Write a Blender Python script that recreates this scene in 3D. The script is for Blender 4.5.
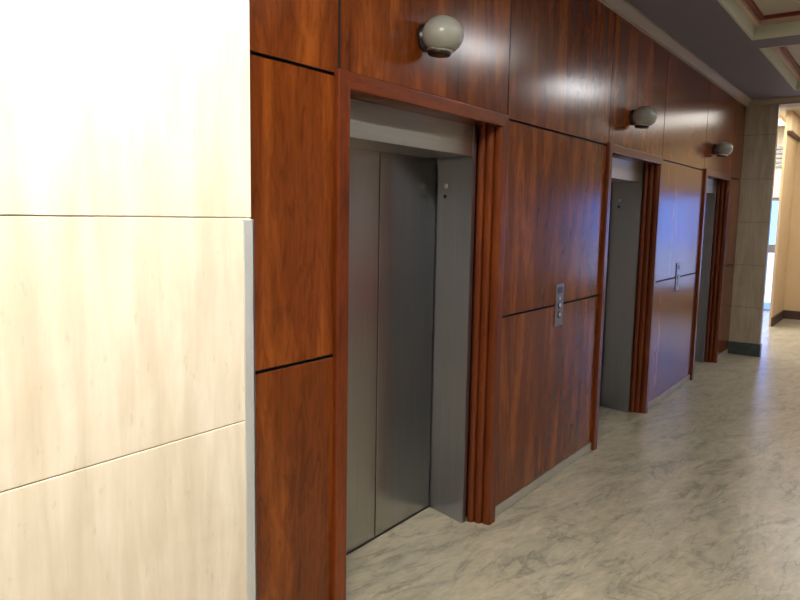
import bpy, bmesh, math, random
from mathutils import Vector, Matrix
random.seed(4)
sc = bpy.context.scene
for o in list(bpy.data.objects):
    bpy.data.objects.remove(o, do_unlink=True)
COL = sc.collection

# ------------------------------------------------------------------ camera
CAM = Vector((1.6619, 0.0, 1.6))
YAW, PITCH, ROLL, FPX = 0.6280513, -0.1213702, 0.0177439, 695.446
cp, sp = math.cos(PITCH), math.sin(PITCH)
fwd = Vector((-math.sin(YAW) * cp, math.cos(YAW) * cp, sp))
rgt = fwd.cross(Vector((0, 0, 1))).normalized()
upv = rgt.cross(fwd)
cr, sr = math.cos(ROLL), math.sin(ROLL)
r2 = cr * rgt + sr * upv
u2 = -sr * rgt + cr * upv
cam_data = bpy.data.cameras.new('camera')
cam = bpy.data.objects.new('camera', cam_data)
COL.objects.link(cam)
cam.matrix_world = Matrix(((r2.x, u2.x, -fwd.x, CAM.x), (r2.y, u2.y, -fwd.y, CAM.y), (r2.z, u2.z, -fwd.z, CAM.z), (0, 0, 0, 1)))
cam_data.sensor_fit = 'HORIZONTAL'
cam_data.sensor_width = 36.0
cam_data.lens = FPX / 800 * 36.0
cam_data.clip_start = 0.05
sc.camera = cam

# ------------------------------------------------------------------ world, light, exposure
world = bpy.data.worlds.new('world')
sc.world = world
world.use_nodes = True
wn = world.node_tree
bg = wn.nodes['Background']
bg.inputs['Color'].default_value = (0.20, 0.37, 1.0, 1)
bg.inputs['Strength'].default_value = 2.1

sun_d = bpy.data.lights.new('sun', 'SUN')
sun_d.energy = 4.0
sun_d.angle = 0.02
sun = bpy.data.objects.new('sun', sun_d)
COL.objects.link(sun)
sun.rotation_euler = (math.radians(50), 0, math.radians(70))

LAMP = {'near': 25.5, 'mid': 12.0, 'far': 11.5, 'vest': 1.7, 'side': 9.0}     # diffuser strengths of the ceiling lights
sc.view_settings.view_transform = 'Standard'
sc.view_settings.look = 'None'
sc.view_settings.gamma = 1.0
sc.view_settings.exposure = 0.95
sc.view_settings.use_curve_mapping = False
sc.cycles.use_denoising = True
sc.cycles.denoising_prefilter = 'ACCURATE'
sc.cycles.max_bounces = 8

# ------------------------------------------------------------------ materials
def lin(r, g, b):
    f = lambda c: (c / 255 / 12.92) if c / 255 <= 0.04045 else ((c / 255 + 0.055) / 1.055) ** 2.4
    return (f(r), f(g), f(b), 1)

def new_mat(name):
    m = bpy.data.materials.new(name)
    m.use_nodes = True
    nt = m.node_tree
    return m, nt, nt.nodes['Principled BSDF']

def N(nt, kind, **kw):
    n = nt.nodes.new(kind)
    for k, v in kw.items():
        if k in n.inputs: n.inputs[k].default_value = v
        else: setattr(n, k, v)
    return n

def ramp(nt, stops, fac=None):
    n = nt.nodes.new('ShaderNodeValToRGB')
    e = n.color_ramp.elements
    while len(e) < len(stops): e.new(0.5)
    for el, (p, c) in zip(e, stops):
        el.position = p; el.color = c
    if fac is not None: nt.links.new(fac, n.inputs['Fac'])
    return n

def mixc(nt, fac, a, b, mode='MIX'):
    n = nt.nodes.new('ShaderNodeMix')
    n.data_type = 'RGBA'; n.blend_type = mode
    for sock, v in ((0, fac), (6, a), (7, b)):
        if hasattr(v, 'links') or hasattr(v, 'is_linked'): nt.links.new(v, n.inputs[sock])
        else: n.inputs[sock].default_value = v
    return n.outputs[2]

def plain(name, col, rough=0.5, metal=0.0, spec=0.5, noise=0.06, scale=6.0):
    m, nt, b = new_mat(name)
    tc = N(nt, 'ShaderNodeTexCoord')
    nz = N(nt, 'ShaderNodeTexNoise', Scale=scale, Detail=4.0)
    nt.links.new(tc.outputs['Object'], nz.inputs['Vector'])
    lo = tuple(c * (1 - noise) for c in col[:3]) + (1,)
    hi = tuple(min(1, c * (1 + noise)) for c in col[:3]) + (1,)
    r = ramp(nt, [(0.3, lo), (0.7, hi)], nz.outputs['Fac'])
    nt.links.new(r.outputs['Color'], b.inputs['Base Color'])
    b.inputs['Roughness'].default_value = rough
    b.inputs['Metallic'].default_value = metal
    b.inputs['Specular IOR Level'].default_value = spec
    return m

def emit(name, col, strength):
    m, nt, b = new_mat(name)
    b.inputs['Base Color'].default_value = (0.8, 0.8, 0.8, 1)
    b.inputs['Emission Color'].default_value = col
    b.inputs['Emission Strength'].default_value = strength
    return m

def wood(name, axis='z', dark=(0.085, 0.0180, 0.0038, 1), mid=(0.192, 0.0435, 0.0070, 1), light=(0.310, 0.083, 0.0120, 1), rough=0.19, fig=1.0):
    m, nt, b = new_mat(name)
    tc = N(nt, 'ShaderNodeTexCoord')
    oi = N(nt, 'ShaderNodeObjectInfo')
    mul = N(nt, 'ShaderNodeMath', operation='MULTIPLY'); mul.inputs[1].default_value = 37.0
    nt.links.new(oi.outputs['Random'], mul.inputs[0])
    add = N(nt, 'ShaderNodeVectorMath', operation='ADD')
    nt.links.new(tc.outputs['Object'], add.inputs[0]); nt.links.new(mul.outputs[0], add.inputs[1])
    def stretched(s_across, s_along, detail, rgh, dist):
        mp = N(nt, 'ShaderNodeMapping')
        mp.inputs['Scale'].default_value = (s_across, s_across, s_along) if axis == 'z' else (s_across, s_along, s_across)
        nt.links.new(add.outputs[0], mp.inputs['Vector'])
        n = N(nt, 'ShaderNodeTexNoise', Scale=1.0, Detail=detail, Roughness=rgh, Distortion=dist)
        nt.links.new(mp.outputs[0], n.inputs['Vector'])
        return n.outputs['Fac']
    broad = stretched(5.5, 0.9, 3.0, 0.5, 0.9)
    mott = stretched(26.0, 6.5, 5.0, 0.62, 1.3)
    fine = stretched(62.0, 3.2, 3.0, 0.55, 0.25)
    # cathedral rings out of the broad field
    rg = N(nt, 'ShaderNodeMath', operation='MULTIPLY'); rg.inputs[1].default_value = 22.0
    nt.links.new(broad, rg.inputs[0])
    sn = N(nt, 'ShaderNodeMath', operation='SINE'); nt.links.new(rg.outputs[0], sn.inputs[0])
    base = ramp(nt, [(0.28, dark), (0.5, mid), (0.74, light)], broad)
    mot = ramp(nt, [(0.34, (0.44, 0.37, 0.34, 1)), (0.58, (1, 1, 1, 1))], mott)
    c = mixc(nt, 0.75 * fig, base.outputs['Color'], mot.outputs['Color'], 'MULTIPLY')
    rr = ramp(nt, [(0.0, (0.74, 0.69, 0.66, 1)), (0.7, (1.0, 1.0, 1.0, 1)), (1.0, (1.12, 1.1, 1.05, 1))], sn.outputs[0])
    mr = N(nt, 'ShaderNodeMapRange'); mr.inputs[1].default_value = -1; nt.links.new(sn.outputs[0], mr.inputs[0])
    nt.links.new(mr.outputs[0], rr.inputs['Fac'])
    c = mixc(nt, 0.6 * fig, c, rr.outputs['Color'], 'MULTIPLY')
    fr = ramp(nt, [(0.3, (0.80, 0.77, 0.75, 1)), (0.65, (1.06, 1.05, 1.03, 1))], fine)
    c = mixc(nt, 0.6, c, fr.outputs['Color'], 'MULTIPLY')
    nt.links.new(c, b.inputs['Base Color'])
    b.inputs['Roughness'].default_value = rough
    b.inputs['Specular IOR Level'].default_value = 0.42
    return m

def travertine(name, c0, c1, c2, rough=0.35):
    m, nt, b = new_mat(name)
    tc = N(nt, 'ShaderNodeTexCoord')
    def nz(sc3, detail, dist):
        mp = N(nt, 'ShaderNodeMapping'); mp.inputs['Scale'].default_value = sc3
        nt.links.new(tc.outputs['Object'], mp.inputs['Vector'])
        n = N(nt, 'ShaderNodeTexNoise', Scale=1.0, Detail=detail, Roughness=0.6, Distortion=dist)
        nt.links.new(mp.outputs[0], n.inputs['Vector'])
        return n.outputs['Fac']
    a = nz((22, 22, 2.6), 6.0, 0.35)
    d = nz((5, 5, 4.0), 4.0, 0.8)
    pit = nz((60, 60, 22), 3.0, 0.0)
    r = ramp(nt, [(0.3, c0), (0.5, c1), (0.72, c2)], a)
    r2_ = ramp(nt, [(0.3, (0.9, 0.88, 0.85, 1)), (0.65, (1, 1, 1, 1))], d)
    c = mixc(nt, 0.8, r.outputs['Color'], r2_.outputs['Color'], 'MULTIPLY')
    rp = ramp(nt, [(0.28, (0.80, 0.75, 0.68, 1)), (0.36, (1, 1, 1, 1))], pit)
    c = mixc(nt, 0.5, c, rp.outputs['Color'], 'MULTIPLY')
    nt.links.new(c, b.inputs['Base Color'])
    b.inputs['Roughness'].default_value = rough
    return m

def marble_floor():
    m, nt, b = new_mat('floor_marble')
    tc = N(nt, 'ShaderNodeTexCoord')
    mp = N(nt, 'ShaderNodeMapping'); mp.inputs['Rotation'].default_value = (0, 0, math.radians(-79))
    nt.links.new(tc.outputs['Object'], mp.inputs['Vector'])
    mp2 = N(nt, 'ShaderNodeMapping'); mp2.inputs['Scale'].default_value = (0.8, 2.1, 1)
    nt.links.new(mp.outputs[0], mp2.inputs['Vector'])
    cloud = N(nt, 'ShaderNodeTexNoise', Scale=2.9, Detail=7.0, Roughness=0.62, Distortion=1.1)
    nt.links.new(mp2.outputs[0], cloud.inputs['Vector'])
    fine = N(nt, 'ShaderNodeTexNoise', Scale=13.0, Detail=5.0, Roughness=0.65, Distortion=0.8)
    nt.links.new(mp2.outputs[0], fine.inputs['Vector'])
    vein = N(nt, 'ShaderNodeTexNoise', Scale=1.7, Detail=7.0, Roughness=0.6, Distortion=1.6)
    nt.links.new(mp2.outputs[0], vein.inputs['Vector'])
    base = ramp(nt, [(0.30, lin(146, 142, 125)), (0.46, lin(167, 160, 140)), (0.70, lin(184, 175, 154))], cloud.outputs['Fac'])
    fr = ramp(nt, [(0.36, (0.78, 0.775, 0.755, 1)), (0.62, (1.05, 1.03, 1.0, 1))], fine.outputs['Fac'])
    c = mixc(nt, 0.8, base.outputs['Color'], fr.outputs['Color'], 'MULTIPLY')
    sub = N(nt, 'ShaderNodeMath', operation='SUBTRACT'); sub.inputs[1].default_value = 0.5
    nt.links.new(vein.outputs['Fac'], sub.inputs[0])
    ab = N(nt, 'ShaderNodeMath', operation='ABSOLUTE'); nt.links.new(sub.outputs[0], ab.inputs[0])
    vr = ramp(nt, [(0.0, (0.60, 0.59, 0.585, 1)), (0.03, (1, 1, 1, 1))], ab.outputs[0])
    vm = ramp(nt, [(0.45, (0, 0, 0, 1)), (0.62, (1, 1, 1, 1))], cloud.outputs['Fac'])
    inv = N(nt, 'ShaderNodeInvert'); nt.links.new(vm.outputs['Color'], inv.inputs['Color'])
    veined = mixc(nt, 0.9, c, vr.outputs['Color'], 'MULTIPLY')
    c = mixc(nt, inv.outputs['Color'], c, veined)
    # large slabs, thin joints
    bt = N(nt, 'ShaderNodeTexBrick', offset=0.0, squash=1.0)
    bt.inputs['Scale'].default_value = 1.0
    bt.inputs['Mortar Size'].default_value = 0.0022
    bt.inputs['Mortar Smooth'].default_value = 0.3
    bt.inputs['Brick Width'].default_value = 0.945
    bt.inputs['Row Height'].default_value = 0.945
    bt.inputs['Color1'].default_value = (1, 1, 1, 1)
    bt.inputs['Color2'].default_value = (0.93, 0.925, 0.91, 1)
    bt.inputs['Mortar'].default_value = (0.80, 0.79, 0.76, 1)
    mpb = N(nt, 'ShaderNodeMapping'); mpb.inputs['Location'].default_value = (0.36, 0.485, 0)
    nt.links.new(tc.outputs['Object'], mpb.inputs['Vector']); nt.links.new(mpb.outputs[0], bt.inputs['Vector'])
    c = mixc(nt, 1.0, c, bt.outputs['Color'], 'MULTIPLY')
    nt.links.new(c, b.inputs['Base Color'])
    b.inputs['Roughness'].default_value = 0.28
    return m

def steel(name, col, rough=0.32, axis='z'):
    m, nt, b = new_mat(name)
    tc = N(nt, 'ShaderNodeTexCoord')
    mp = N(nt, 'ShaderNodeMapping')
    mp.inputs['Scale'].default_value = (110, 110, 1.5) if axis == 'z' else (110, 1.5, 110)
    nt.links.new(tc.outputs['Object'], mp.inputs['Vector'])
    n = N(nt, 'ShaderNodeTexNoise', Scale=1.0, Detail=3.0); nt.links.new(mp.outputs[0], n.inputs['Vector'])
    r = ramp(nt, [(0.3, tuple(c * 0.94 for c in col[:3]) + (1,)), (0.7, tuple(c * 1.05 for c in col[:3]) + (1,))], n.outputs['Fac'])
    nt.links.new(r.outputs['Color'], b.inputs['Base Color'])
    mr = N(nt, 'ShaderNodeMapRange'); mr.inputs[3].default_value = rough - 0.015; mr.inputs[4].default_value = rough + 0.02
    nt.links.new(n.outputs['Fac'], mr.inputs[0]); nt.links.new(mr.outputs[0], b.inputs['Roughness'])
    b.inputs['Metallic'].default_value = 1.0
    return m

def glass_pane(name, tint=(0.93, 0.97, 1.0, 1)):
    m, nt, b = new_mat(name)
    nt.nodes.remove(b)
    out = nt.nodes['Material Output']
    tr = N(nt, 'ShaderNodeBsdfTransparent'); tr.inputs['Color'].default_value = tint
    gl = N(nt, 'ShaderNodeBsdfGlossy'); gl.inputs['Roughness'].default_value = 0.02
    fr = N(nt, 'ShaderNodeFresnel'); fr.inputs['IOR'].default_value = 1.45
    mx = N(nt, 'ShaderNodeMixShader')
    nt.links.new(fr.outputs[0], mx.inputs[0]); nt.links.new(tr.outputs[0], mx.inputs[1]); nt.links.new(gl.outputs[0], mx.inputs[2])
    nt.links.new(mx.outputs[0], out.inputs['Surface'])
    return m

M = {
    'wood': wood('cherry_veneer', fig=0.75),
    'wood_h': wood('cherry_casing_across', axis='y', dark=(0.085, 0.0155, 0.003, 1), mid=(0.155, 0.032, 0.007, 1), light=(0.21, 0.048, 0.010, 1), rough=0.25, fig=0.5),
    'wood_v': wood('cherry_casing_upright', dark=(0.085, 0.0155, 0.003, 1), mid=(0.155, 0.032, 0.007, 1), light=(0.21, 0.048, 0.010, 1), rough=0.25, fig=0.5),
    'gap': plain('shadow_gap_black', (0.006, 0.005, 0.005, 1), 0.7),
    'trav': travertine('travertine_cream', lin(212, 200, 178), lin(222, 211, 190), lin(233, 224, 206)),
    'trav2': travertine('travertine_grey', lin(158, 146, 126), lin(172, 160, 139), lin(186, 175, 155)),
    'joint_dark': plain('grey_stone_joint', lin(122, 111, 93), 0.8),
    'trav_edge': plain('stone_joint', lin(172, 150, 118), 0.8),
    'floor': marble_floor(),
    'steel': steel('brushed_steel', (0.42, 0.44, 0.50, 1), 0.31),
    'steel_door': steel('brushed_steel_doors', (0.47, 0.465, 0.45, 1), 0.25),
    'steel_h': steel('brushed_steel_across', (0.53, 0.52, 0.455, 1), 0.36, 'y'),
    'guard': plain('satin_aluminium', (0.60, 0.62, 0.62, 1), 0.4, 0.5, noise=0.02),
    'base': plain('grey_stone_base', lin(168, 162, 148), 0.4),
    'green': plain('dark_green_marble', lin(62, 72, 68), 0.3, noise=0.3, scale=14.0),
    'soffit': plain('grey_ceiling_paint', lin(130, 126, 136), 0.7, noise=0.02),
    'cornice': plain('beige_cornice_paint', lin(172, 158, 144), 0.6, noise=0.02),
    'band': plain('pale_green_band', lin(206, 208, 188), 0.6, noise=0.02),
    'pink': plain('pinkish_band', lin(205, 180, 160), 0.6, noise=0.02),
    'red': plain('red_brown_moulding', lin(128, 52, 40), 0.5, noise=0.05),
    'ceil': plain('cream_ceiling_paint', lin(205, 198, 182), 0.7, noise=0.02),
    'tan': plain('tan_wall_paint', lin(216, 188, 146), 0.6, noise=0.04, scale=3.0),
    'wall': plain('warm_grey_wall', lin(176, 168, 160), 0.6, noise=0.05),
    'brown': plain('brown_baseboard', lin(70, 50, 42), 0.5),
    'darkmetal': plain('dark_bronze', (0.045, 0.042, 0.04, 1), 0.35, 0.9),
    'lampglass': plain('opal_glass', lin(152, 152, 143), 0.25, noise=0.02),
    'chrome': plain('polished_metal', (0.75, 0.75, 0.74, 1), 0.3, 1.0, noise=0.01),
    'plate': steel('call_plate_steel', (0.27, 0.27, 0.29, 1), 0.32),
    'black': plain('black_plastic', (0.02, 0.02, 0.022, 1), 0.35),
    'button': plain('white_button', (0.75, 0.75, 0.72, 1), 0.3),
    'glass': glass_pane('clear_glass'),
    'alu': plain('grey_door_frame', lin(120, 122, 128), 0.4, 0.5),
    'redcloth': plain('red_upholstery', (0.60, 0.03, 0.03, 1), 0.8),
    'pave': plain('pale_paving', lin(200, 198, 192), 0.9),
}

# ------------------------------------------------------------------ mesh helpers
def box(bm, x0, x1, y0, y1, z0, z1, bev=0.0, seg=2):
    vs = [bm.verts.new((x, y, z)) for x in (x0, x1) for y in (y0, y1) for z in (z0, z1)]
    q = [(0, 1, 3, 2), (4, 6, 7, 5), (0, 4, 5, 1), (2, 3, 7, 6), (0, 2, 6, 4), (1, 5, 7, 3)]
    fs = [bm.faces.new([vs[i] for i in f]) for f in q]
    bmesh.ops.recalc_face_normals(bm, faces=fs)
    if bev:
        es = list({e for f in fs for e in f.edges})
        bmesh.ops.bevel(bm, geom=es, offset=bev, segments=seg, profile=0.5, affect='EDGES')

def lathe(bm, prof, axis='x', c=(0, 0, 0), seg=40, cap=True):
    # prof: list of (distance along axis, radius)
    rings = []
    for a, r in prof:
        ring = []
        for k in range(seg):
            t = 2 * math.pi * k / seg
            u, v = r * math.cos(t), r * math.sin(t)
            p = {'x': (a, u, v), 'y': (u, a, v), 'z': (u, v, a)}[axis]
            ring.append(bm.verts.new((p[0] + c[0], p[1] + c[1], p[2] + c[2])))
        rings.append(ring)
    fs = []
    for r0, r1 in zip(rings, rings[1:]):
        for k in range(seg):
            fs.append(bm.faces.new((r0[k], r0[(k + 1) % seg], r1[(k + 1) % seg], r1[k])))
    if cap:
        fs.append(bm.faces.new(rings[0])); fs.append(bm.faces.new(rings[-1]))
    for f in fs: f.smooth = True
    bmesh.ops.recalc_face_normals(bm, faces=fs)

def obj(name, bm, mat, parent=None, loc=(0, 0, 0), smooth_angle=None):
    me = bpy.data.meshes.new(name)
    bm.to_mesh(me); bm.free()
    me.materials.append(M[mat] if isinstance(mat, str) else mat)
    o = bpy.data.objects.new(name, me)
    COL.objects.link(o)
    o.location = loc
    if parent: o.parent = parent
    if smooth_angle:
        me.shade_smooth(); me.set_sharp_from_angle(angle=smooth_angle)
    return o

def boxobj(name, b, mat, parent=None, bev=0.0):
    """a box given by world extents, its origin at its own centre (or at the parent's, when it has one)"""
    bm = bmesh.new()
    if parent:
        box(bm, *b, bev=bev)
        return obj(name, bm, mat, parent)
    c = ((b[0] + b[1]) / 2, (b[2] + b[3]) / 2, (b[4] + b[5]) / 2)
    box(bm, b[0] - c[0], b[1] - c[0], b[2] - c[1], b[3] - c[1], b[4] - c[2], b[5] - c[2], bev=bev)
    return obj(name, bm, mat, None, c)

def multi(name, boxes, mat, kind='structure', label=None):
    bm = bmesh.new()
    for b in boxes: box(bm, *b[:6], bev=(b[6] if len(b) > 6 else 0))
    o = obj(name, bm, mat)
    if kind: o['kind'] = kind
    return o

def tag(o, label, cat, group=None):
    o['label'] = label; o['category'] = cat; o['kind'] = 'thing'
    if group: o['group'] = group
    return o

def thing(name, label, cat, loc=(0, 0, 0), group=None):
    o = bpy.data.objects.new(name, None)
    o.empty_display_size = 0.1
    COL.objects.link(o); o.location = loc
    return tag(o, label, cat, group)

# ------------------------------------------------------------------ dimensions
J1, J2, CEIL = 2.083, 1.087, 2.928
SOF = 3.0
FR = [(1.877, 3.154), (4.582, 5.818), (7.282, 8.444)]          # outer edges of the wooden door casings
UJ = [1.902, 3.172, 4.612, 5.855, 7.276, 8.54]                 # upright joints of the top row of panels
COLY, COLX = 9.115, 0.338
PIERX, PIERY = 0.375, 1.155
RX = 4.3                                                        # opposite wall
FARY = 13.1

# ------------------------------------------------------------------ floor, walls
multi('floor', [(-3.4, RX + 0.2, -3.7, 14.2, -0.12, 0.0)], 'floor')
multi('ground', [(-30, 30, 14.2, 45, -0.2, -0.03)], 'pave')

# the wood wall's black backing, with three recesses for the lifts
FW, FP = 0.066, 0.022                                            # casing face width, projection
bk = []
ys = [0.2]
for L, R in FR: ys += [L + 0.05, R - 0.05]
ys.append(9.3)
for a, b in zip(ys[0::2], ys[1::2]): bk.append((-0.5, -0.020, a, b, 0.0, SOF + 0.1))
for L, R in FR:
    bk.append((-0.5, -0.020, L + 0.05, R - 0.05, 2.075, SOF + 0.1))
    bk.append((-0.6, -0.45, L + 0.05, R - 0.05, 0.0, 2.075))
multi('wall_left', bk, 'gap')

# travertine pier in the foreground and pier at the end of the lifts
def stone_courses(name, x0, x1, y0, y1, joints, mat, z0=0.0, z1=3.05, gap=0.0026):
    bm = bmesh.new()
    zs = [z0] + joints + [z1]
    for a, b in zip(zs, zs[1:]): box(bm, x0, x1, y0, y1, a + gap / 2, b - gap / 2, bev=0.0012, seg=1)
    o = obj(name, bm, mat); o['kind'] = 'structure'
    bm = bmesh.new()
    box(bm, x0, x1 - 0.0025, y0 + 0.0025, y1 - 0.0025, z0, z1)
    c = obj('joint_mortar', bm, 'trav_edge' if mat == 'trav' else 'joint_dark', o)
    return o

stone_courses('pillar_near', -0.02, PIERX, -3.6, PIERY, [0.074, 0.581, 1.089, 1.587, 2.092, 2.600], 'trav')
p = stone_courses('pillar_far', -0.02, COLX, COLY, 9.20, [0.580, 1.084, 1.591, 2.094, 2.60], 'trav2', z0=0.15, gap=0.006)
multi('baseboard_far', [(-0.02, COLX + 0.012, COLY - 0.012, 9.212, 0.0, 0.15, 0.004)], 'green')

g = bmesh.new()
box(g, PIERX - 0.002, PIERX + 0.004, PIERY - 0.026, PIERY + 0.006, 0.074, 1.584, bev=0.0018)
box(g, PIERX - 0.05, PIERX + 0.004, PIERY - 0.001, PIERY + 0.006, 0.074, 1.584, bev=0.0018)
tag(obj('corner_guard', g, 'guard'), 'pale grey metal strip guarding the lower corner of the cream travertine wall', 'corner guard')

# far vestibule
SIDE = 0.07
multi('wall_far', [(SIDE - 0.035, 1.35, FARY, FARY + 0.2, 0, 3.7), (3.45, RX + 0.2, FARY, FARY + 0.2, 0, 3.7),
                   (1.35, 3.45, FARY, FARY + 0.2, 2.08, 3.7), (1.35, 3.45, FARY, FARY + 0.2, 0, 0.35),
                   (SIDE - 0.035, SIDE, 11.9, FARY, 0, 3.7)], 'tan')
multi('baseboard_vestibule', [(SIDE, 1.35, FARY - 0.02, FARY, 0, 0.14, 0.003), (SIDE - 0.01, SIDE + 0.02, 11.9, FARY, 0, 0.14, 0.003)], 'brown')
VC = 3.24
multi('trim_crown', [(SIDE, RX, FARY - 0.06, FARY, 2.945, VC, 0.006), (SIDE, SIDE + 0.06, 11.9, FARY - 0.06, 2.945, VC, 0.006)], 'tan')
multi('trim_shadow_line', [(SIDE, RX, FARY - 0.045, FARY, 2.905, 2.945, 0.004), (SIDE, SIDE + 0.045, 11.9, FARY - 0.045, 2.905, 2.945, 0.004)], 'brown')  # brown strip modelled in place of the shadow line under the crown
multi('wall_side', [(-3.4, -3.2, 9.36, 14.2, 0, 3.7), (-3.2, -0.4, 9.16, 9.36, 0, 3.7), (-0.4, -0.02, 9.16, 9.36, 0, 3.7),
                    (-3.2, SIDE - 0.05, 14.0, 14.2, 2.03, 3.7), (-3.2, -2.4, 14.0, 14.2, 0, 2.03), (-0.05, SIDE - 0.035, 13.3, 14.2, 0, 3.7)], 'ceil')
multi('ceiling_vestibule', [(-3.4, RX + 0.2, 9.36, 14.2, VC, 3.75)], 'ceil')
multi('trim_louvre', [(-2.3, -0.1, 13.96, 14.0, z, z + 0.045) for z in (2.55, 2.63, 2.71, 2.79, 2.87)], 'alu')
multi('wall_right', [(RX, RX + 0.2, -3.7, FARY + 0.2, 0, 3.7)], 'wall')
multi('wall_back', [(PIERX - 0.4, RX + 0.2, -3.8, -3.6, 0, 3.7)], 'wall')

# glazed entrance at the end of the side passage, and the tall window of the far wall
d = bmesh.new()
for a, b in ((-2.4, -1.36), (-1.36, -0.05)):
    box(d, a, a + 0.06, 14.03, 14.09, 0.0, 2.03); box(d, b - 0.06, b, 14.03, 14.09, 0.0, 2.03)
    box(d, a + 0.06, b - 0.06, 14.03, 14.09, 1.97, 2.03); box(d, a + 0.06, b - 0.06, 14.03, 14.09, 0.0, 0.02)
o = obj('door_1', d, 'alu'); o['kind'] = 'structure'
d = bmesh.new()
for a, b in ((-2.34, -1.42), (-1.30, -0.11)): box(d, a, b, 13.97, 14.01, 1.05, 1.20, bev=0.008)
obj('push_bar', d, 'alu', o)
d = bmesh.new()
for a, b in ((-2.34, -1.42), (-1.30, -0.11)): box(d, a, b, 14.055, 14.065, 0.02, 1.97)
obj('pane', d, 'glass', o)
w = bmesh.new()
for x in (1.35, 2.03, 2.71, 3.39): box(w, x, x + 0.06, FARY + 0.06, FARY + 0.12, 0.35, 2.08)
for z in (0.35, 2.02): box(w, 1.35, 3.45, FARY + 0.06, FARY + 0.12, z, z + 0.06)
o = obj('window_1', w, 'alu'); o['kind'] = 'structure'
w = bmesh.new(); box(w, 1.38, 3.42, FARY + 0.085, FARY + 0.095, 0.38, 2.05)
obj('pane', w, 'glass', o)

# ------------------------------------------------------------------ ceiling: grey soffit grid, pale coffers
CX0, CX1 = 0.545, 3.15
COF = [(-1.26, 0.99), (1.31, 3.56), (3.88, 6.13), (6.45, 8.63)]
sb = [(-0.5, CX0, -3.7, COLY - 0.06, SOF, 3.4), (CX1, RX + 0.2, -3.7, COLY - 0.06, SOF, 3.4)]
e = [-3.7] + [v for c in COF for v in c] + [COLY - 0.06]
for a, b in zip(e[0::2], e[1::2]): sb.append((CX0, CX1, a, b, SOF, 3.4))
multi('ceiling', sb, 'soffit')
for i, (a, b) in enumerate(COF):
    def rim(t0, t1, z0, z1):
        return [(CX0 + t0, CX0 + t1, a + t0, b - t0, z0, z1), (CX1 - t1, CX1 - t0, a + t0, b - t0, z0, z1),
                (CX0 + t1, CX1 - t1, a + t0, a + t1, z0, z1), (CX0 + t1, CX1 - t1, b - t1, b - t0, z0, z1)]
    bm = bmesh.new()
    for q in rim(0.0, 0.018, SOF - 0.004, 3.15): box(bm, *q)
    o = obj('trim_%d' % (i + 1), bm, 'band'); o['kind'] = 'structure'
    bm = bmesh.new()
    for q in rim(0.018, 0.052, SOF + 0.095, 3.15): box(bm, *q, bev=0.004)
    obj('picture_band', bm, 'pink', o)
    bm = bmesh.new()
    for q in rim(0.052, 0.088, SOF + 0.125, 3.15): box(bm, *q, bev=0.004)
    obj('red_moulding', bm, 'red', o)
    bm = bmesh.new(); box(bm, CX0, CX1, a, b, 3.15, 3.30)
    obj('coffer_ceiling', bm, 'ceil', o)

# cornice along the wood wall and across the end
def cornice(name, pts, path, mat):
    """pts: (out, z) profile; path: list of (x, y, outward x, outward y)"""
    bm = bmesh.new()
    rows = [[bm.verts.new((x + ox * u, y + oy * u, z)) for u, z in pts] for x, y, ox, oy in path]
    fs = []
    for r0, r1 in zip(rows, rows[1:]):
        for k in range(len(pts) - 1): fs.append(bm.faces.new((r0[k], r0[k + 1], r1[k + 1], r1[k])))
        fs.append(bm.faces.new((r0[-1], r0[0], r1[0], r1[-1])))
    fs.append(bm.faces.new(rows[0])); fs.append(bm.faces.new(rows[-1]))
    bmesh.ops.recalc_face_normals(bm, faces=fs)
    o = obj(name, bm, mat, smooth_angle=math.radians(35)); o['kind'] = 'structure'
    return o
prof = [(0.0, CEIL), (0.016, CEIL), (0.016, CEIL + 0.014), (0.024, CEIL + 0.022), (0.034, CEIL + 0.036), (0.052, CEIL + 0.052), (0.060, CEIL + 0.056), (0.060, SOF + 0.002), (0.0, SOF + 0.002)]
cornice('trim_cornice', prof, [(0, 1.0, 1, 0), (0, COLY, 1, -1), (RX, COLY, 0, -1)], 'cornice')
multi('beam_end', [(-0.02, RX, COLY + 0.001, 9.36, CEIL, 3.7)], 'cornice')

# ------------------------------------------------------------------ wood panels
GP = 0.0055
def panel(y0, y1, z0, z1, label):
    o = boxobj('wood_panel', (-0.019, 0.0, y0 + GP, y1 - GP, z0 + GP, z1 - GP), 'wood', bev=0.0015)
    o.data.materials.append(M['gap'])                             # black edge faces, so the joints read dark
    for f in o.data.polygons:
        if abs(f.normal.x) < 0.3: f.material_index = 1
    tag(o, label, 'panel', 'cherry wood wall panels')
    return o
TOP = SOF - 0.004
panel(0.9, UJ[0], J1, TOP, 'short wood panel in the top row right beside the cream travertine wall')
panel(UJ[0], UJ[1], J1, TOP, 'wood panel above the nearest lift, behind the wall lamp cut by the photo edge')
panel(UJ[1], UJ[2], J1, TOP, 'wood panel in the top row with a white glare, between first and second wall lamps')
panel(UJ[2], UJ[3], J1, TOP, 'wood panel above the second lift from the front, behind the middle wall lamp')
panel(UJ[3], UJ[4], J1, TOP, 'wood panel in the top row between the middle and the farthest wall lamps')
panel(UJ[4], UJ[5], J1, TOP, 'wood panel above the farthest lift, behind the smallest looking wall lamp')
panel(UJ[5], COLY, J1, TOP, 'narrow wood panel at the end of the top row, against the far stone pillar')
def lower(y0, y1, la, lb):
    panel(y0, y1, J2, J1, la); panel(y0, y1, 0.058, J2, lb)
lower(0.9, FR[0][0] + 0.012, 'orange brown wood panel at eye height between travertine wall and nearest lift',
      'dark figured wood panel at floor level between travertine wall and nearest lift')
lower(FR[0][1] - 0.012, FR[1][0] + 0.012, 'large red brown panel above the nearer call button plate',
      'large wood panel below the nearer call button plate')
lower(FR[1][1] - 0.012, FR[2][0] + 0.012, 'wood panel with blue glare above the farther call button plate',
      'grey glaring wood panel below the farther call button plate')
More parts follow.
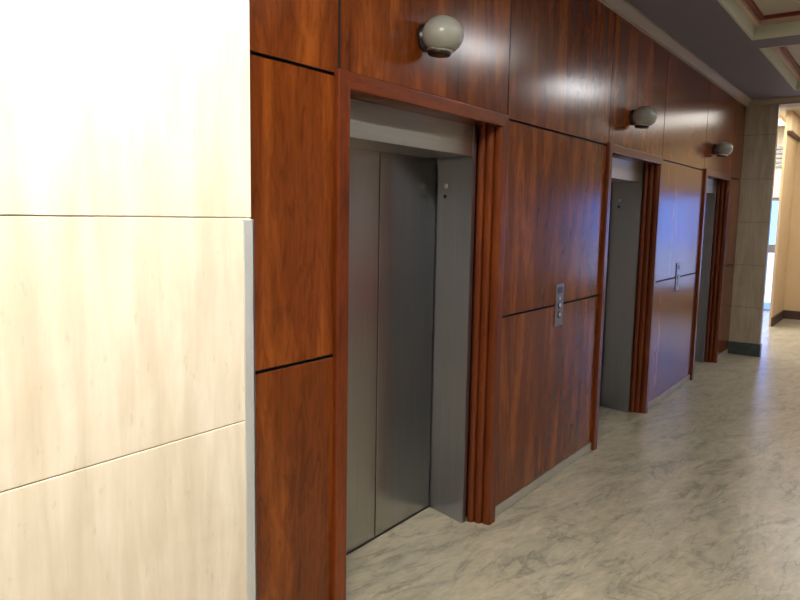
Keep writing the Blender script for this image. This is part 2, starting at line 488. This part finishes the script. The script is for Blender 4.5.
lower(FR[2][1] - 0.012, COLY, 'narrow wood strip at eye height between farthest lift and stone pillar',
      'narrow wood strip at floor level between farthest lift and stone pillar')
bbs = [(0.9, FR[0][0]), (FR[0][1], FR[1][0]), (FR[1][1], FR[2][0]), (FR[2][1], COLY - 0.012)]
multi('baseboard_left', [(-0.02, 0.001, a, b, 0.003, 0.056, 0.002) for a, b in bbs], 'base')

# ------------------------------------------------------------------ lifts
def casing_profile(beads):
    """(u outward from the opening, x): a flat face, and down the reveal three rounded beads that step inwards"""
    pts = [(FW, 0.0004), (FW, FP - 0.009), (FW, FP - 0.008)]
    for k in range(1, 5):
        t = math.pi / 2 * k / 4
        pts.append((FW - 0.008 * (1 - math.cos(t)), FP - 0.008 + 0.008 * math.sin(t)))
    pts += [(FW - 0.0095, FP), (0.0095, FP)]
    for k in range(0, 5):
        t = math.pi / 2 * k / 4
        pts.append((0.008 - 0.006 * math.sin(t), FP - 0.006 * (1 - math.cos(t))))
    if beads:
        for cx, r, top in ((-0.003, 0.022, -0.004), (-0.046, 0.020, -0.017), (-0.085, 0.018, -0.030)):
            for k in range(0, 9):
                t = math.pi * k / 8
                pts.append((top + 0.013 - 0.013 * math.sin(t), cx + r * math.cos(t)))
    pts.append((0.002 if not beads else -0.016, -0.104)); pts.append((0.030, -0.104)); pts.append((0.030, 0.0004))
    return pts
PROF_SIDE, PROF_HEAD = casing_profile(True), casing_profile(False)

def lift(i, L, R, label):
    yc = (L + R) / 2
    root = thing('elevator_entrance', label, 'elevator', (0, yc, 0), 'lifts in a row along the wood wall')
    yl, yr, zt = L + FW - yc, R - FW - yc, 2.036
    def sweep(name, ends, mat, PROF):
        bm = bmesh.new()
        rows = [[bm.verts.new((x,) + f(u)) for u, x in PROF] for f in ends]
        n = len(PROF); fs = []
        for k in range(n): fs.append(bm.faces.new((rows[0][k], rows[0][(k + 1) % n], rows[1][(k + 1) % n], rows[1][k])))
        fs.append(bm.faces.new(rows[0])); fs.append(bm.faces.new(rows[1]))
        bmesh.ops.recalc_face_normals(bm, faces=fs)
        return obj(name, bm, mat, root, smooth_angle=math.radians(50))
    sweep('casing_side', [lambda u: (yl - u, 0.0), lambda u: (yl - u, zt + max(u, 0.0))], 'wood_v', PROF_SIDE)
    sweep('casing_side', [lambda u: (yr + u, 0.0), lambda u: (yr + u, zt + max(u, 0.0))], 'wood_v', PROF_SIDE)
    sweep('casing_head', [lambda u: (yl - u, zt + u), lambda u: (yr + u, zt + u)], 'wood_h', PROF_HEAD)
    # steel surround: jambs splayed a little, header with a soffit
    XF, XD, ZH = -0.100, -0.356, 1.893
    jl, jr = yl + 0.072, yr - 0.072             # front edges of the jambs
    dl, dr = yl - 0.010, yr + 0.010                             # at the doors
    for s, a, b in ((-1, jl, dl), (1, jr, dr)):
        bm = bmesh.new()
        w = 0.034
        pl = [(XF, a), (XF, a + s * w), (XD - 0.03, b + s * 0.03), (XD - 0.03, b)]
        lo = [bm.verts.new((x, y, 0.002)) for x, y in pl]; hi = [bm.verts.new((x, y, 2.06)) for x, y in pl]
        fs = [bm.faces.new(lo), bm.faces.new(hi)] + [bm.faces.new((lo[k], lo[(k + 1) % 4], hi[(k + 1) % 4], hi[k])) for k in range(4)]
        bmesh.ops.recalc_face_normals(bm, faces=fs)
        ed = [e for e in bm.edges if abs(e.verts[0].co.x - XF) < 1e-5 and abs(e.verts[1].co.x - XF) < 1e-5 and abs(e.verts[0].co.z - e.verts[1].co.z) > 1]
        bmesh.ops.bevel(bm, geom=ed, offset=0.003, segments=2, profile=0.5, affect='EDGES')
        jm = obj('steel_jamb', bm, 'steel', root)
        if s == 1:
            mid = (a + b) / 2
            bm = bmesh.new(); lathe(bm, [(0.0, 0.013), (-0.006, 0.013), (-0.010, 0.010), (-0.011, 0.004)], 'y', (-0.285, b - 0.0285, 1.752), 20)
            obj('key_switch', bm, 'chrome', jm)
            bm = bmesh.new(); lathe(bm, [(0.0, 0.010), (-0.004, 0.010), (-0.005, 0.006)], 'y', (-0.290, b - 0.0270, 1.700), 16)
            obj('lock_hole', bm, 'black', jm)
    bm = bmesh.new()
    box(bm, XD - 0.03, XF - 0.002, jl - 0.0, jr + 0.0, ZH, 2.06, bev=0.003)
    obj('steel_header', bm, 'steel_h', root)
    mid_y = (dl + dr) / 2 + 0.088
    for a, b in ((dl - 0.01, mid_y - 0.004), (mid_y + 0.004, dr - 0.012)):
        bm = bmesh.new(); box(bm, XD - 0.04, XD, a, b, 0.010, 2.0, bev=0.003)
        obj('door_panel', bm, 'steel_door', root)
    bm = bmesh.new(); box(bm, XD - 0.06, XD + 0.001, dl - 0.02, dr + 0.02, 0.0005, 0.004)
    obj('door_sill', bm, 'black', root)
    return root
lift(0, *FR[0], 'nearest elevator with closed brushed steel doors in a red wood casing')
lift(1, *FR[1], 'second elevator from the front, its casing right of the nearer call buttons')
lift(2, *FR[2], 'farthest elevator, its dark wood casing beside the far stone pillar')

# ------------------------------------------------------------------ call button plates
def call_plate(y, z, label):
    t = thing('call_button_plate', label, 'call buttons', (0, y, z), 'call button plates between the lifts')
    bm = bmesh.new(); box(bm, 0.0005, 0.007, -0.058, 0.058, -0.127, 0.127, bev=0.0025); pl = obj('face_plate', bm, 'plate', t)
    bm = bmesh.new(); box(bm, 0.006, 0.009, -0.034, 0.034, 0.070, 0.108, bev=0.002); obj('indicator', bm, 'black', t)
    for dz in (0.0, -0.058):
        bm = bmesh.new(); lathe(bm, [(0.006, 0.022), (0.009, 0.022), (0.010, 0.018)], 'x', (0, 0, dz), 24); bz = obj('button', bm, 'black', t)
        bm = bmesh.new(); lathe(bm, [(0.009, 0.013), (0.0125, 0.013), (0.0135, 0.009)], 'x', (0, 0, dz), 24); obj('button_cap', bm, 'button', bz)
    bm = bmesh.new(); lathe(bm, [(0.006, 0.010), (0.010, 0.010), (0.011, 0.006)], 'x', (0, 0, 0.040), 16); obj('key_switch', bm, 'chrome', t)
    for sy in (-0.045, 0.045):
        for sz in (-0.115, 0.115):
            bm = bmesh.new(); lathe(bm, [(0.0065, 0.004), (0.008, 0.003)], 'x', (0, sy, sz), 10); obj('screw', bm, 'chrome', pl)
call_plate(3.905, 1.083, 'steel call button plate on the wood panel between nearest and second lift')
call_plate(6.555, 1.090, 'small call button plate on the blue glaring panel between second and farthest lift')

# ------------------------------------------------------------------ wall lamps
def wall_lamp(y, z, label):
    t = thing('wall_lamp', label, 'wall lamp', (0, y, z), 'globe wall lamps above the lifts')
    bm = bmesh.new(); lathe(bm, [(0.0005, 0.056), (0.008, 0.056), (0.014, 0.052), (0.020, 0.046), (0.03, 0.044)], 'x', (0, 0, 0.0), 40)
    obj('wall_plate', bm, 'darkmetal', t)
    GX, RR, RZ = 0.086, 0.084, 0.074
    pr = []
    for k in range(0, 29):
        a = -math.pi * 0.5 + math.pi * k / 28
        r = RR * math.cos(a); zz = RZ * math.sin(a)
        if zz < -0.058: continue
        pr.append((zz, max(r, 0.001)))
    tilt = Matrix.Rotation(math.radians(4), 4, 'Y')             # the opening of the globe leans back to the wall
    def place(bm):
        bmesh.ops.transform(bm, matrix=Matrix.Translation((GX, 0, 0)) @ tilt, verts=bm.verts)
        return bm
    bm = bmesh.new(); lathe(bm, pr, 'z', (0, 0, 0), 48); obj('globe', place(bm), 'lampglass', t)
    def low(bm):                                                # the cap hangs a little nearer to the wall
        bmesh.ops.translate(bm, vec=(-0.010, 0, 0), verts=bm.verts)
        return place(bm)
    bm = bmesh.new(); lathe(bm, [(-0.050, 0.046), (-0.053, 0.052), (-0.056, 0.0545), (-0.061, 0.054), (-0.064, 0.051)], 'z', (0, 0, 0.0), 40)
    cp_ = obj('bottom_ring', low(bm), 'chrome', t)
    bm = bmesh.new(); lathe(bm, [(-0.062, 0.050), (-0.074, 0.047), (-0.079, 0.042), (-0.080, 0.034)], 'z', (0, 0, 0.0), 40)
    obj('dark_cap', low(bm), 'darkmetal', cp_)
LY = [2.43, 5.06, 7.66]
wall_lamp(LY[0], 2.318, 'largest looking globe lamp with metal ring, above the nearest lift')
wall_lamp(LY[1], 2.318, 'middle globe lamp of the three, above the second lift')
wall_lamp(LY[2], 2.318, 'smallest looking globe lamp, above the farthest lift near the stone pillar')

# ------------------------------------------------------------------ ceiling lights
def ceiling_light(x0, x1, y0, y1, z, strength, col, label, group='ceiling lights'):
    t = thing('ceiling_light', label, 'ceiling light', ((x0 + x1) / 2, (y0 + y1) / 2, z), group)
    hx, hy = (x1 - x0) / 2, (y1 - y0) / 2
    bm = bmesh.new()
    for q in ((-hx, -hx + 0.03, -hy, hy), (hx - 0.03, hx, -hy, hy), (-hx + 0.03, hx - 0.03, -hy, -hy + 0.03), (-hx + 0.03, hx - 0.03, hy - 0.03, hy)):
        box(bm, *q, -0.045, 0.0)
    obj('light_frame', bm, 'ceil', t)
    bm = bmesh.new(); box(bm, -hx + 0.03, hx - 0.03, -hy + 0.03, hy - 0.03, -0.035, -0.015)
    obj('diffuser', bm, emit('diffuser_%d' % len(bpy.data.materials), col, strength), t)
WARM = (1.0, 0.95, 0.87, 1)
COOL = (0.97, 0.98, 1.0, 1)
ceiling_light(0.75, 1.65, -0.25, 0.93, 3.15, LAMP['near'], WARM, 'ceiling light panel in the coffer beside the cream travertine wall')
ceiling_light(1.50, 1.82, 1.85, 3.05, 3.15, LAMP['mid'], COOL, 'ceiling light panel in the coffer facing the nearest lift')
ceiling_light(1.50, 1.82, 5.0, 6.06, 3.15, LAMP['mid'], COOL, 'ceiling light panel in the coffer facing the second lift')
ceiling_light(1.50, 1.82, 7.42, 8.56, 3.15, LAMP['far'], COOL, 'ceiling light panel in the coffer facing the farthest lift')
ceiling_light(0.3, 2.6, 9.7, 12.7, VC, LAMP['vest'], WARM, 'ceiling light panel over the tan vestibule')
ceiling_light(-1.6, -0.1, 10.9, 13.3, VC, LAMP['side'], WARM, 'ceiling light panel over the glass entrance doors')

# ------------------------------------------------------------------ unseen red seat, added to put a red reflection in the steel doors
t = thing('reflection_bench', 'added red seat out of view opposite the lifts, for the red reflection in their doors', 'reflection_bench', (4.0, 9.05, 0))
bm = bmesh.new(); box(bm, -0.27, 0.27, -0.95, 0.95, 0.10, 0.47, bev=0.03); obj('seat_cushion', bm, 'redcloth', t)
bm = bmesh.new(); box(bm, 0.18, 0.28, -0.95, 0.95, 0.475, 0.78, bev=0.03); obj('back_cushion', bm, 'redcloth', t)
for sx in (-0.22, 0.22):
    for sy in (-0.88, 0.88):
        bm = bmesh.new(); box(bm, sx - 0.025, sx + 0.025, sy - 0.025, sy + 0.025, 0.0, 0.10, bev=0.004); obj('leg', bm, 'darkmetal', t)
